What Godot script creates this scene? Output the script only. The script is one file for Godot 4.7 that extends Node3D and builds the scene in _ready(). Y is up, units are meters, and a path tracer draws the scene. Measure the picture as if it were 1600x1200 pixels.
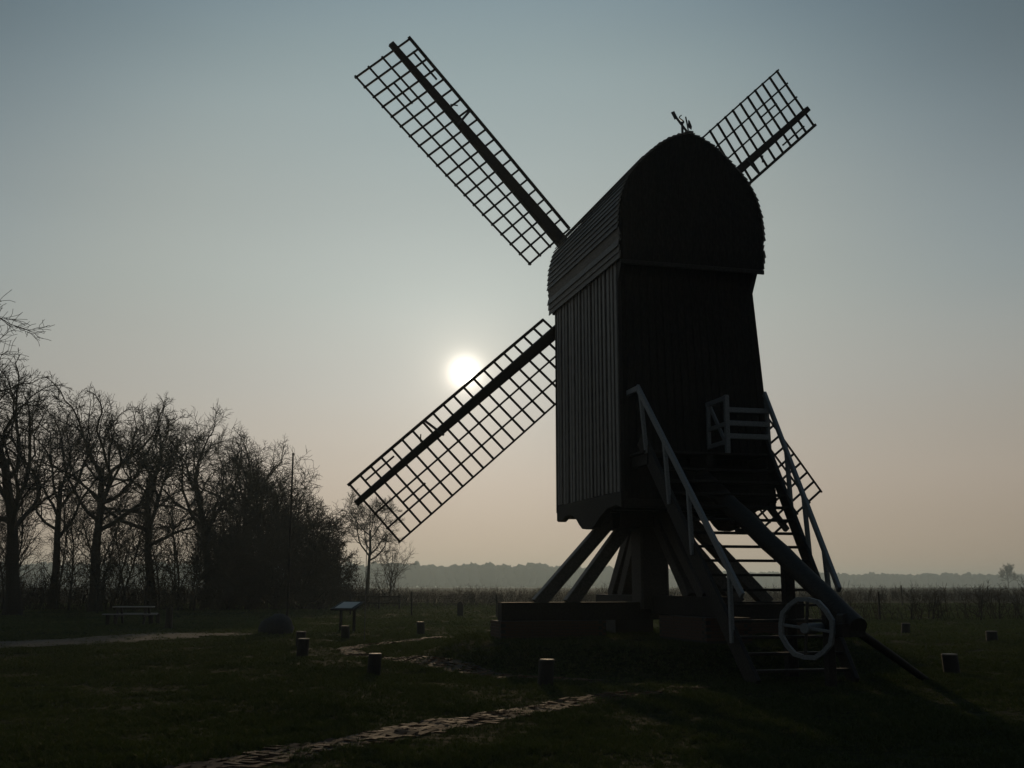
extends Node3D

const EYE := 1.7
const MILL := Vector3(3.51, 0.0, -27.31)
const YAW := 14.645
const SUN_DIR := Vector3(-0.04257, 0.19128, -0.98061)

var rng := RandomNumberGenerator.new()
var noise := FastNoiseLite.new()
var names := {}
var M := {}
var path_segs: Array = []
var track_segs: Array = []

# ---------------------------------------------------------------- mesh buffer
class MB:
	var v := PackedVector3Array()
	var n := PackedVector3Array()
	var ix := PackedInt32Array()

	func tri(a: Vector3, b: Vector3, c: Vector3, out: Vector3) -> void:
		var nn := (c - a).cross(b - a).normalized()
		var k := v.size()
		if nn.dot(out) < 0.0:
			nn = -nn
			v.append(a); v.append(c); v.append(b)
		else:
			v.append(a); v.append(b); v.append(c)
		n.append(nn); n.append(nn); n.append(nn)
		ix.append(k); ix.append(k + 1); ix.append(k + 2)

	func quad(a: Vector3, b: Vector3, c: Vector3, d: Vector3, out: Vector3) -> void:
		tri(a, b, c, out)
		tri(a, c, d, out)

	# two matching convex outlines joined into a solid
	func loft(p: PackedVector3Array, q: PackedVector3Array) -> void:
		var cp := Vector3.ZERO
		var cq := Vector3.ZERO
		for i in p.size():
			cp += p[i]; cq += q[i]
		cp /= p.size(); cq /= q.size()
		var mid := (cp + cq) * 0.5
		for i in p.size():
			var j := (i + 1) % p.size()
			var f := (p[i] + p[j] + q[i] + q[j]) * 0.25
			quad(p[i], p[j], q[j], q[i], f - mid)
			tri(cp, p[i], p[j], cp - mid)
			tri(cq, q[i], q[j], cq - mid)

	# a timber from a to b: w wide (across), h high (along up), long edges chamfered by bev
	func bar(a: Vector3, b: Vector3, w: float, h: float, up := Vector3.UP, bev := 0.0, w2 := -1.0, h2 := -1.0) -> void:
		var d := (b - a).normalized()
		var s := d.cross(up).normalized()
		var u := s.cross(d).normalized()
		if w2 < 0.0:
			w2 = w; h2 = h
		var p := PackedVector3Array()
		var q := PackedVector3Array()
		for k in 2:
			var ww := (w if k == 0 else w2) * 0.5
			var hh := (h if k == 0 else h2) * 0.5
			var o := a if k == 0 else b
			var t := PackedVector3Array()
			if bev <= 0.0:
				for c in [[-1, -1], [1, -1], [1, 1], [-1, 1]]:
					t.append(o + s * ww * c[0] + u * hh * c[1])
			else:
				for c in [[-1, -1, 1, 0], [1, -1, -1, 0], [1, -1, 0, 1], [1, 1, 0, -1], [1, 1, -1, 0], [-1, 1, 1, 0], [-1, 1, 0, -1], [-1, -1, 0, 1]]:
					t.append(o + s * (ww * c[0] + bev * c[2]) + u * (hh * c[1] + bev * c[3]))
			if k == 0: p = t
			else: q = t
		loft(p, q)

	func box(c: Vector3, size: Vector3, bev := 0.0) -> void:
		bar(c - Vector3(0, 0, size.z * 0.5), c + Vector3(0, 0, size.z * 0.5), size.x, size.y, Vector3.UP, bev)

	func prism(outline: PackedVector3Array, along: Vector3) -> void:
		var q := PackedVector3Array()
		for a in outline:
			q.append(a + along)
		loft(outline, q)

	# smooth tube along points
	func tube(pts: PackedVector3Array, rad: PackedFloat32Array, k: int, cap := true) -> void:
		var base := v.size()
		var side := Vector3.ZERO
		for i in pts.size():
			var d: Vector3
			if i == 0: d = pts[1] - pts[0]
			elif i == pts.size() - 1: d = pts[i] - pts[i - 1]
			else: d = pts[i + 1] - pts[i - 1]
			d = d.normalized()
			if side == Vector3.ZERO:
				side = d.cross(Vector3(0.31, 0.2, 0.93)).normalized()
			else:
				side = (side - d * side.dot(d)).normalized()
			var up := d.cross(side)
			for j in k:
				var a := TAU * j / k
				var o := side * cos(a) + up * sin(a)
				v.append(pts[i] + o * rad[i])
				n.append(o)
		for i in pts.size() - 1:
			for j in k:
				var a := base + i * k + j
				var b := base + i * k + (j + 1) % k
				ix.append(a); ix.append(a + k); ix.append(b)
				ix.append(b); ix.append(a + k); ix.append(b + k)
		if cap:
			for e in 2:
				var i := 0 if e == 0 else pts.size() - 1
				var o := (pts[0] - pts[1]) if e == 0 else (pts[i] - pts[i - 1])
				for j in k:
					tri(pts[i], v[base + i * k + j], v[base + i * k + (j + 1) % k], o)

	# thin flat leaf or blade
	func blade(a: Vector3, b: Vector3, c: Vector3, nn: Vector3) -> void:
		var k := v.size()
		v.append(a); v.append(c); v.append(b)
		n.append(nn); n.append(nn); n.append(nn)
		ix.append(k); ix.append(k + 1); ix.append(k + 2)

	func mesh() -> ArrayMesh:
		var arr := []
		arr.resize(Mesh.ARRAY_MAX)
		arr[Mesh.ARRAY_VERTEX] = v
		arr[Mesh.ARRAY_NORMAL] = n
		arr[Mesh.ARRAY_INDEX] = ix
		var m := ArrayMesh.new()
		m.add_surface_from_arrays(Mesh.PRIMITIVE_TRIANGLES, arr)
		return m

# ---------------------------------------------------------------- naming and tagging
func free_name(parent: Node, called: String) -> String:
	var key := str(parent.get_instance_id()) + called
	var k: int = names.get(key, 0)
	names[key] = k + 1
	return called if k == 0 else "%s_%03d" % [called, k]

func put(called: String, mesh: Mesh, mat: Material, parent: Node = self) -> MeshInstance3D:
	var o := MeshInstance3D.new()
	o.name = free_name(parent, called)
	o.mesh = mesh
	o.material_override = mat
	o.cast_shadow = GeometryInstance3D.SHADOW_CASTING_SETTING_ON
	parent.add_child(o, true)
	return o

func obj(called: String, mb: MB, mat: Material, parent: Node = self) -> MeshInstance3D:
	return put(called, mb.mesh(), mat, parent)

func holder(called: String, parent: Node = self, at := Vector3.ZERO, turn := 0.0) -> Node3D:
	var o := Node3D.new()
	o.name = free_name(parent, called)
	parent.add_child(o, true)
	o.position = at
	o.rotation.y = turn
	return o

func tag(o: Node, label: String, category: String, group := "", kind := "") -> Node:
	o.set_meta("label", label)
	if category: o.set_meta("category", category)
	if group: o.set_meta("group", group)
	if kind: o.set_meta("kind", kind)
	return o

func structure(o: Node, label: String, category: String) -> Node:
	return tag(o, label, category, "", "structure")

# ---------------------------------------------------------------- materials
func lin(r: float, g: float, b: float) -> Color:
	return Color(r, g, b).linear_to_srgb()

func grain(freq: float, seed_: int, lo: Color, hi: Color, octaves := 4) -> NoiseTexture2D:
	var f := FastNoiseLite.new()
	f.seed = seed_
	f.noise_type = FastNoiseLite.TYPE_SIMPLEX_SMOOTH
	f.frequency = freq
	f.fractal_octaves = octaves
	var ramp := Gradient.new()
	ramp.set_color(0, lo)
	ramp.set_color(1, hi)
	var t := NoiseTexture2D.new()
	t.width = 512; t.height = 512
	t.seamless = true
	t.noise = f
	t.color_ramp = ramp
	return t

func relief(freq: float, seed_: int) -> NoiseTexture2D:
	var f := FastNoiseLite.new()
	f.seed = seed_
	f.frequency = freq
	f.fractal_octaves = 5
	var t := NoiseTexture2D.new()
	t.width = 512; t.height = 512
	t.seamless = true
	t.noise = f
	t.as_normal_map = true
	t.bump_strength = 6.0
	return t

func mat(lo: Color, hi: Color, rough: float, scale: Vector3, freq := 0.02, seed_ := 1, bump := 0.6, world := false, spec := 0.5) -> StandardMaterial3D:
	var m := StandardMaterial3D.new()
	m.albedo_texture = grain(freq, seed_, lo, hi)
	m.normal_enabled = true
	m.normal_texture = relief(freq * 1.6, seed_ + 7)
	m.normal_scale = bump
	m.roughness = rough
	m.metallic_specular = spec
	m.uv1_triplanar = true
	m.uv1_world_triplanar = world
	m.uv1_scale = scale
	return m

func plain(c: Color, rough := 0.8, spec := 0.5) -> StandardMaterial3D:
	var m := StandardMaterial3D.new()
	m.albedo_color = c
	m.roughness = rough
	m.metallic_specular = spec
	return m

func make_materials() -> void:
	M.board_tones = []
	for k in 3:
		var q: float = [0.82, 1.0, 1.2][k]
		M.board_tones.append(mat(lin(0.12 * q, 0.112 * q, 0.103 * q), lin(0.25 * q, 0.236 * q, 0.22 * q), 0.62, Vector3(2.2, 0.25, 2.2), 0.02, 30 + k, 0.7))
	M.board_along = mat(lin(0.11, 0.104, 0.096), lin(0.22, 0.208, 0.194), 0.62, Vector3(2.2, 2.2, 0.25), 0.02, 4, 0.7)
	M.tar = mat(lin(0.010, 0.009, 0.008), lin(0.026, 0.023, 0.020), 0.75, Vector3(2.0, 0.4, 2.0), 0.02, 5, 0.6, false, 0.3)
	M.timber = mat(lin(0.022, 0.019, 0.017), lin(0.052, 0.046, 0.040), 0.65, Vector3(1.2, 1.2, 1.2), 0.02, 6, 0.7)
	M.bar_timber = mat(lin(0.04, 0.037, 0.034), lin(0.095, 0.088, 0.08), 0.6, Vector3(1.2, 1.2, 1.2), 0.02, 41, 0.7)
	M.dark_timber = mat(lin(0.014, 0.012, 0.011), lin(0.034, 0.030, 0.026), 0.7, Vector3(1.2, 1.2, 1.2), 0.02, 8, 0.7, false, 0.4)
	M.sail = mat(lin(0.030, 0.025, 0.022), lin(0.060, 0.050, 0.043), 0.7, Vector3(1.5, 1.5, 1.5), 0.02, 9, 0.5, false, 0.4)
	M.paint = mat(lin(0.11, 0.125, 0.135), lin(0.24, 0.26, 0.275), 0.55, Vector3(1.5, 1.5, 1.5), 0.03, 10, 0.4)
	M.iron = plain(lin(0.05, 0.05, 0.055), 0.5)
	M.bark = mat(lin(0.030, 0.027, 0.023), lin(0.075, 0.066, 0.056), 0.9, Vector3(1.5, 0.5, 1.5), 0.03, 11, 1.0, false, 0.2)
	M.twig = plain(lin(0.050, 0.042, 0.034), 0.9, 0.2)
	M.scrub = plain(lin(0.045, 0.038, 0.030), 0.95, 0.1)
	M.leaf = plain(lin(0.020, 0.026, 0.014), 0.8, 0.2)
	M.far_tree = plain(lin(0.050, 0.048, 0.040), 1.0, 0.0)
	M.brick_wall = mat(lin(0.055, 0.034, 0.026), lin(0.12, 0.07, 0.05), 0.9, Vector3(3, 3, 3), 0.03, 12, 0.6)
	M.mortar = plain(lin(0.05, 0.046, 0.042), 0.95)
	M.bricks = []
	for k in 4:
		var s: float = [0.6, 0.9, 1.25, 1.7][k]
		M.bricks.append(mat(lin(0.046 * s, 0.028 * s, 0.018 * s), lin(0.11 * s, 0.066 * s, 0.041 * s), [0.72, 0.8, 0.76, 0.85][k], Vector3(5, 5, 5), 0.03, 20 + k, 0.8, true, 0.2))
	M.sand = mat(lin(0.010, 0.009, 0.006), lin(0.024, 0.021, 0.014), 0.95, Vector3(1.4, 1.4, 1.4), 0.03, 14, 0.8, true)
	M.track = mat(lin(0.013, 0.012, 0.010), lin(0.032, 0.029, 0.025), 0.95, Vector3(0.35, 0.35, 0.35), 0.02, 15, 0.8, true)
	M.ground = mat(lin(0.016, 0.020, 0.009), lin(0.034, 0.038, 0.018), 1.0, Vector3(0.23, 0.23, 0.23), 0.018, 16, 0.6, true, 0.1)
	M.stone = mat(lin(0.016, 0.016, 0.018), lin(0.05, 0.05, 0.052), 0.9, Vector3(1.5, 1.5, 1.5), 0.02, 17, 0.9)
	M.bollard = mat(lin(0.014, 0.012, 0.010), lin(0.036, 0.031, 0.027), 0.8, Vector3(4, 0.8, 4), 0.03, 18, 0.9)
	M.end_grain = mat(lin(0.10, 0.085, 0.07), lin(0.22, 0.19, 0.155), 0.6, Vector3(6, 6, 6), 0.03, 19, 0.6)
	M.silvered = mat(lin(0.22, 0.21, 0.19), lin(0.40, 0.385, 0.36), 0.6, Vector3(3, 3, 3), 0.03, 40, 0.5)
	M.sheet = plain(lin(0.36, 0.36, 0.33), 0.5)
	var g := plain(Color.WHITE, 0.75, 0.25)
	g.vertex_color_use_as_albedo = true
	g.backlight_enabled = true
	g.backlight = Color(0.7, 0.8, 0.35)
	M.grass = g

# ---------------------------------------------------------------- terrain
func ground_y(x: float, z: float) -> float:
	var r := Vector2(x - MILL.x, z - MILL.z).length()
	var h := 0.5 * (1.0 - smoothstep(4.4, 6.4, r))
	var near := 1.0 - smoothstep(40.0, 90.0, -z)
	h += (noise.get_noise_2d(x * 2.2, z * 2.2) * 0.05 + noise.get_noise_2d(x * 9.0 + 50.0, z * 9.0) * 0.025) * near
	return h

func grid_lines(edges: Array) -> PackedFloat32Array:
	var out := PackedFloat32Array()
	for e in edges:
		var k := int(ceil((e[1] - e[0]) / e[2]))
		for i in k:
			out.append(lerpf(e[0], e[1], float(i) / k))
	out.append(edges[-1][1])
	return out

func build_ground() -> void:
	var xs := grid_lines([[-3200, -200, 300], [-200, -40, 10], [-40, -12, 1.5], [-12, 16, 0.28], [16, 40, 1.5], [40, 200, 10], [200, 3200, 300]])
	var zs := grid_lines([[-20, 6, 3], [6, 48, 0.28], [48, 100, 2.5], [100, 300, 20], [300, 2800, 250]])
	var mb := MB.new()
	for z in zs:
		for x in xs:
			mb.v.append(Vector3(x, ground_y(x, -z), -z))
	var w := xs.size()
	for j in zs.size():
		for i in w:
			var k := j * w + i
			var dx := mb.v[j * w + mini(i + 1, w - 1)] - mb.v[j * w + maxi(i - 1, 0)]
			var dz := mb.v[maxi(j - 1, 0) * w + i] - mb.v[mini(j + 1, zs.size() - 1) * w + i]
			mb.n.append(dz.cross(dx).normalized())
			if i + 1 < w and j + 1 < zs.size():
				mb.ix.append_array(PackedInt32Array([k, k + w, k + 1, k + 1, k + w, k + w + 1]))
	structure(obj("ground", mb, M.ground), "dark rough grass meadow around the windmill reaching to the far woods", "ground")

func on_path(x: float, z: float) -> bool:
	var p := Vector2(x, z)
	for s in path_segs:
		if Geometry2D.get_closest_point_to_segment(p, s[0], s[1]).distance_to(p) < s[2]:
			return true
	return false

func smooth_line(pts: Array, step: float) -> PackedVector2Array:
	var c := Curve2D.new()
	for i in pts.size():
		var t: Vector2 = (pts[mini(i + 1, pts.size() - 1)] - pts[maxi(i - 1, 0)]) / 6.0
		c.add_point(pts[i], -t, t)
	c.bake_interval = 0.05
	var out := PackedVector2Array()
	var l := c.get_baked_length()
	var k := int(l / step)
	for i in k + 1:
		out.append(c.sample_baked(minf(i * step, l), true))
	return out

func ribbon(line: PackedVector2Array, width: float, lift: float, fade := 0.0) -> MB:
	var mb := MB.new()
	var cols := 5
	for i in line.size():
		var d := (line[mini(i + 1, line.size() - 1)] - line[maxi(i - 1, 0)]).normalized()
		var s := Vector2(-d.y, d.x)
		var w := width * (1.0 + 0.12 * noise.get_noise_2d(i * 4.0, 90.0) + fade * noise.get_noise_2d(i * 9.0, 30.0))
		for c in cols:
			var p := line[i] + s * w * (float(c) / (cols - 1) - 0.5)
			mb.v.append(Vector3(p.x, ground_y(p.x, -p.y) + lift, -p.y))
			mb.n.append(Vector3.UP)
	for i in line.size() - 1:
		for c in cols - 1:
			var k := i * cols + c
			mb.ix.append_array(PackedInt32Array([k, k + 1, k + cols, k + 1, k + cols + 1, k + cols]))
	return mb

func build_paths() -> void:
	# all points are (x, distance in front of the camera)
	var main := smooth_line([Vector2(-4.2, 8.2), Vector2(-3.1, 10.2), Vector2(-2.2, 11.9), Vector2(-1.2, 13.6), Vector2(-0.1, 15.4), Vector2(1.3, 17.3), Vector2(2.6, 18.6), Vector2(3.4, 19.2)], 0.1)
	var ring := smooth_line([Vector2(1.6, 20.45), Vector2(0.9, 20.75), Vector2(0.1, 21.35), Vector2(-1.0, 23.1), Vector2(-2.2, 25.3), Vector2(-3.3, 27.4), Vector2(-4.15, 29.2), Vector2(-4.45, 30.8), Vector2(-4.2, 32.4), Vector2(-3.5, 34.6), Vector2(-2.4, 37.2), Vector2(-1.0, 38.4)], 0.1)
	var variants: Array = []
	for k in 4:
		var mb := MB.new()
		mb.bar(Vector3(-0.096, 0, 0), Vector3(0.096, 0, 0), 0.092, 0.06, Vector3.UP, 0.006)
		variants.append(mb.mesh())
	var at := 0
	for line in [main, ring]:
		for i in line.size() - 1:
			path_segs.append([Vector2(line[i].x, -line[i].y), Vector2(line[i + 1].x, -line[i + 1].y), 0.31 if at == 0 else 0.28])
		var width := 0.72 if at == 0 else 0.70
		var p := obj("path" if at == 0 else "ring_path", ribbon(line, width - 0.04, 0.006), M.sand)
		structure(p, "worn brick footpath crossing the foreground grass towards the mill stairs" if at == 0 else "brick footpath curving round the foot of the mill mound", "path")
		var step := 0.1
		var rest: Array = [MB.new(), MB.new(), MB.new(), MB.new()]
		var cells := int(width / 0.1)
		var length: float = step * (line.size() - 1)
		var count := 0
		for jj in int(length / 0.1) - 1:
			for ii in cells:
				var kind := posmod(ii - jj, 4)
				if kind == 1 or kind == 2: continue
				# the middle of the brick, along the path and across it
				var sa := (jj + (1.0 if kind == 3 else 0.5)) * 0.1
				var so := (ii + (1.0 if kind == 0 else 0.5)) * 0.1 - cells * 0.05
				var edge := absf(so) / (cells * 0.05)
				var gone := 0.03 + 0.25 * edge * edge
				var f: float = minf(sa / step, line.size() - 1.01)
				var q0: Vector2 = line[int(f)].lerp(line[int(f) + 1], f - int(f))
				if at == 0: gone += 0.5 * smoothstep(16.6, 18.8, q0.y)
				if rng.randf() < gone: continue
				var d: Vector2 = (line[int(f) + 1] - line[int(f)]).normalized()
				var s := Vector2(-d.y, d.x)
				var q: Vector2 = q0 - s * so
				var sag := 0.02 * noise.get_noise_2d(q.x * 14.0, q.y * 14.0)
				var pos := Vector3(q.x, ground_y(q.x, -q.y) - 0.014 + sag + rng.randf_range(-0.006, 0.006), -q.y)
				var ang := atan2(s.y, s.x) + (0.0 if kind == 0 else PI * 0.5) + rng.randf_range(-0.05, 0.05)
				var tx := 0.35 * noise.get_noise_2d(q.x * 20.0 + 70.0, q.y * 20.0) + rng.randf_range(-0.05, 0.05)
				var b := Basis.from_euler(Vector3(tx, 0, rng.randf_range(-0.05, 0.05))) * Basis(Vector3.UP, ang)
				var k := rng.randi() % 4
				if count < (300 if at == 0 else 0):
					var o3 := put("brick", variants[k], M.bricks[k], p)
					o3.transform = Transform3D(b, pos)
				else:
					var m: MB = rest[k]
					m.bar(pos + b * Vector3(-0.096, 0, 0), pos + b * Vector3(0.096, 0, 0), 0.092, 0.06, b.y, 0.006)
				count += 1
		for k in 4:
			if rest[k].v.size() > 0:
				obj("brick_paving", rest[k], M.bricks[k], p).set_meta("kind", "stuff")
		at += 1
	var track := smooth_line([Vector2(-26, 25.5), Vector2(-19, 29.0), Vector2(-15, 32.5), Vector2(-12.6, 36.5), Vector2(-11.2, 40.5)], 0.5)
	for i in track.size() - 1:
		track_segs.append([track[i], track[i + 1]])
	structure(obj("track", ribbon(track, 4.2, 0.03, 0.5), M.track), "pale bare sandy track crossing the grass in front of the picnic table", "track")

# ---------------------------------------------------------------- grass
func build_grass() -> void:
	var mb := MB.new()
	for k in 10:
		var a := rng.randf() * TAU
		var p := Vector3(cos(a), 0, sin(a)) * rng.randf() * 0.05
		var h := rng.randf_range(0.028, 0.062)
		var lean := Vector3(rng.randfn(), 0, rng.randfn()) * 0.022
		var b := rng.randf() * TAU
		var s := Vector3(cos(b), 0, sin(b)) * rng.randf_range(0.0025, 0.0045)
		var m := p + Vector3(0, h * 0.6, 0) + lean * 0.4
		var t := p + Vector3(0, h, 0) + lean * 1.5
		var nn := (s.cross(t - p)).normalized()
		nn = (nn + Vector3.UP * 0.6).normalized()
		mb.blade(p - s, p + s, m + s * 0.8, nn)
		mb.blade(p - s, m + s * 0.8, m - s * 0.8, nn)
		mb.blade(m - s * 0.8, m + s * 0.8, t, nn)
	var mm := MultiMesh.new()
	mm.transform_format = MultiMesh.TRANSFORM_3D
	mm.use_colors = true
	mm.mesh = mb.mesh()
	var xf: Array = []
	var cols: Array = []
	for band in [[9.5, 16.0, 300.0, 1.0], [16.0, 24.0, 190.0, 1.15], [24.0, 38.0, 85.0, 1.5], [38.0, 60.0, 34.0, 2.1], [60.0, 110.0, 9.0, 3.2]]:
		var z0: float = band[0]
		var z1: float = band[1]
		var half1 := z1 * 0.56 + 1.0
		var total := int((z1 - z0) * half1 * 2.0 * band[2])
		for i in total:
			var z := rng.randf_range(z0, z1)
			var x := rng.randf_range(-half1, half1)
			if absf(x) > z * 0.56 + 1.0: continue
			if on_track(x, z) and rng.randf() < 0.7: continue
			var patch := noise.get_noise_2d(x * 6.0, z * 6.0) + 0.6 * noise.get_noise_2d(x * 25.0, z * 25.0)
			if rng.randf() > 1.0 + patch * 0.5: continue
			if z < 40.0 and on_path(x, -z) and rng.randf() < (0.9 if z < 16.6 or x < 0.0 else 0.35): continue
			var s: float = band[3] * rng.randf_range(0.7, 1.3) * clampf(1.0 + patch * 0.7, 0.6, 1.5)
			var b := Basis(Vector3.UP, rng.randf() * TAU).scaled(Vector3(s, s * rng.randf_range(0.8, 1.25) / sqrt(band[3]), s))
			xf.append(Transform3D(b, Vector3(x, ground_y(x, -z) - 0.004, -z)))
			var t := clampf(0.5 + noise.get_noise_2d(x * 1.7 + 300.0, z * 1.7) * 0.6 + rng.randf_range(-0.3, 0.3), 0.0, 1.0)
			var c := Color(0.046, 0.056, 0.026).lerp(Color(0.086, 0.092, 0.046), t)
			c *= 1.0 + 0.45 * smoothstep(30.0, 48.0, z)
			if rng.randf() < 0.06: c = Color(0.10, 0.09, 0.055)
			cols.append(c)
	mm.instance_count = xf.size()
	for i in xf.size():
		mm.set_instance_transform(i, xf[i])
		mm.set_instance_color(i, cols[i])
	var o := MultiMeshInstance3D.new()
	o.name = "grass"
	o.multimesh = mm
	o.material_override = M.grass
	add_child(o, true)
	tag(o, "short tufted meadow grass covering the ground round the mill", "grass", "", "stuff")
	print("grass ", xf.size())

func on_track(x: float, z: float) -> bool:
	if x > -8.0 or z < 22.0 or z > 46.0: return false
	var p := Vector2(x, z)
	for q in track_segs:
		if Geometry2D.get_closest_point_to_segment(p, q[0], q[1]).distance_to(p) < 1.7: return true
	return false

# ---------------------------------------------------------------- windmill
const PROFILE := [[0.0, 12.30], [0.25, 12.24], [0.50, 12.12], [0.80, 11.91], [1.20, 11.54], [1.51, 11.19], [1.69, 10.83], [1.81, 10.35], [1.84, 9.88], [1.83, 9.4], [1.78, 9.09]]

func profile_h(x: float) -> float:
	x = absf(x)
	for i in 8:
		if x <= PROFILE[i + 1][0]:
			return lerpf(PROFILE[i][1], PROFILE[i + 1][1], (x - PROFILE[i][0]) / (PROFILE[i + 1][0] - PROFILE[i][0]))
	return 9.8

func wall_right(h: float) -> float:
	return lerpf(2.07, 1.63, clampf((h - 3.7) / (9.0 - 3.7), 0.0, 1.0))

func build_windmill() -> void:
	var w := holder("windmill", self, MILL, deg_to_rad(YAW))
	tag(w, "dark timber post mill with four lattice sails and a white-railed rear stair", "windmill")
	build_body(w)
	build_roof(w)
	build_trestle(w)
	build_stairs(w)
	build_tail(w)
	build_sails(w)
	build_vane(w)

func build_body(w: Node3D) -> void:
	var L := -1.73
	var mb := MB.new()
	var q := func(z: float, inset: float) -> PackedVector3Array:
		return PackedVector3Array([Vector3(L + inset, 3.75, z), Vector3(wall_right(3.75) - inset, 3.75, z), Vector3(wall_right(9.4) - inset, 9.3, z), Vector3(L + inset, 9.3, z)])
	mb.loft(q.call(-2.42, 0.03), q.call(2.40, 0.03))
	var body := obj("body", mb, M.tar, w)
	# left wall: proud upright boards with open grooves
	var k := 18
	for i in k:
		var z0 := -2.44 + 4.88 * i / k
		var z1 := z0 + 4.88 / k
		var b := MB.new()
		var wd := 0.158 + rng.randf_range(-0.012, 0.012)
		var c := (z0 + z1) * 0.5 + rng.randf_range(-0.008, 0.008)
		var t := 0.052 + rng.randf_range(-0.008, 0.008)
		var low := 3.79 + rng.randf_range(-0.012, 0.012)
		b.bar(Vector3(L + 0.03 - t * 0.5 - 0.002, low, c), Vector3(L + 0.03 - t * 0.5 - 0.002 + rng.randf_range(-0.004, 0.004), 9.25, c), t, wd, Vector3(rng.randf_range(-0.05, 0.05), 0, 1), 0.008)
		obj("side_board", b, M.board_tones[rng.randi() % 3], body)
	# corner posts
	for z in [-2.44, 2.44]:
		var b := MB.new()
		b.bar(Vector3(L + 0.01, 3.6, z), Vector3(L + 0.01, 9.2, z), 0.09, 0.09, Vector3(0, 0, 1), 0.01)
		obj("corner_board", b, M.dark_timber, body)
	# rear wall boards
	var n := 19
	for i in n:
		var f0 := float(i) / n + 0.002
		var f1 := float(i + 1) / n - 0.002
		var lo := 3.62 + rng.randf_range(-0.015, 0.015)
		var xl := wall_right(lo)
		var xt := wall_right(9.15)
		var z := 2.402 + rng.randf_range(0.0, 0.012)
		var p := PackedVector3Array([Vector3(lerpf(L, xl, f0), lo, z), Vector3(lerpf(L, xl, f1), lo, z), Vector3(lerpf(L, xt, f1), 9.15, z), Vector3(lerpf(L, xt, f0), 9.15, z)])
		var b := MB.new()
		b.prism(p, Vector3(0, 0, 0.03))
		obj("rear_board", b, M.tar, body)
	# right and front walls
	for i in 18:
		var z0 := -2.44 + 4.88 * i / 18.0
		var b := MB.new()
		b.bar(Vector3(wall_right(3.79) - 0.012, 3.79, z0 + 0.135), Vector3(wall_right(9.2) - 0.012, 9.2, z0 + 0.135), 0.03, 0.25, Vector3(0, 0, 1))
		obj("side_board", b, M.tar, body)
	# bottom sills with ogee ends along the left and right sides
	for s in [-1, 1]:
		var x: float = L + 0.06 if s < 0 else wall_right(3.7) - 0.1
		var low := [[-2.47, 3.40], [-2.36, 3.36], [-2.18, 3.35], [-1.98, 3.40], [-1.75, 3.47], [-1.45, 3.49], [-1.15, 3.46], [-0.85, 3.36], [-0.6, 3.20], [-0.35, 3.08], [0.0, 3.05], [0.5, 3.08], [1.0, 3.3], [1.5, 3.46], [2.1, 3.5], [2.45, 3.42]]
		var b := MB.new()
		for i in low.size() - 1:
			b.prism(PackedVector3Array([Vector3(x - 0.08, low[i][1], low[i][0]), Vector3(x - 0.08, low[i + 1][1], low[i + 1][0]), Vector3(x - 0.08, 3.78, low[i + 1][0]), Vector3(x - 0.08, 3.78, low[i][0])]), Vector3(0.16, 0, 0))
		obj("sill_beam", b, M.dark_timber, body)
	# underframe beams carrying the floor
	for z in [-2.3, -1.3, -0.45, 0.45, 1.3, 2.25]:
		var b := MB.new()
		b.bar(Vector3(L + 0.15, 3.58, z), Vector3(wall_right(3.6) - 0.12, 3.58, z), 0.24, 0.28, Vector3.UP, 0.015)
		obj("floor_beam", b, M.dark_timber, body)
	var cr := MB.new()
	cr.box(Vector3(-0.25, 3.27, -0.3), Vector3(1.75, 0.36, 1.9), 0.03)
	obj("crown_block", cr, M.dark_timber, body)
	# bracket under the roof corner at the rear
	for x in [L + 0.02, wall_right(8.9) - 0.02]:
		var b := MB.new()
		b.prism(PackedVector3Array([Vector3(x - 0.05, 9.06, 2.44), Vector3(x - 0.05, 9.06, 2.78), Vector3(x - 0.05, 8.95, 2.72), Vector3(x - 0.05, 8.55, 2.45)]), Vector3(0.1, 0, 0))
		obj("bracket", b, M.dark_timber, body)

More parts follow.
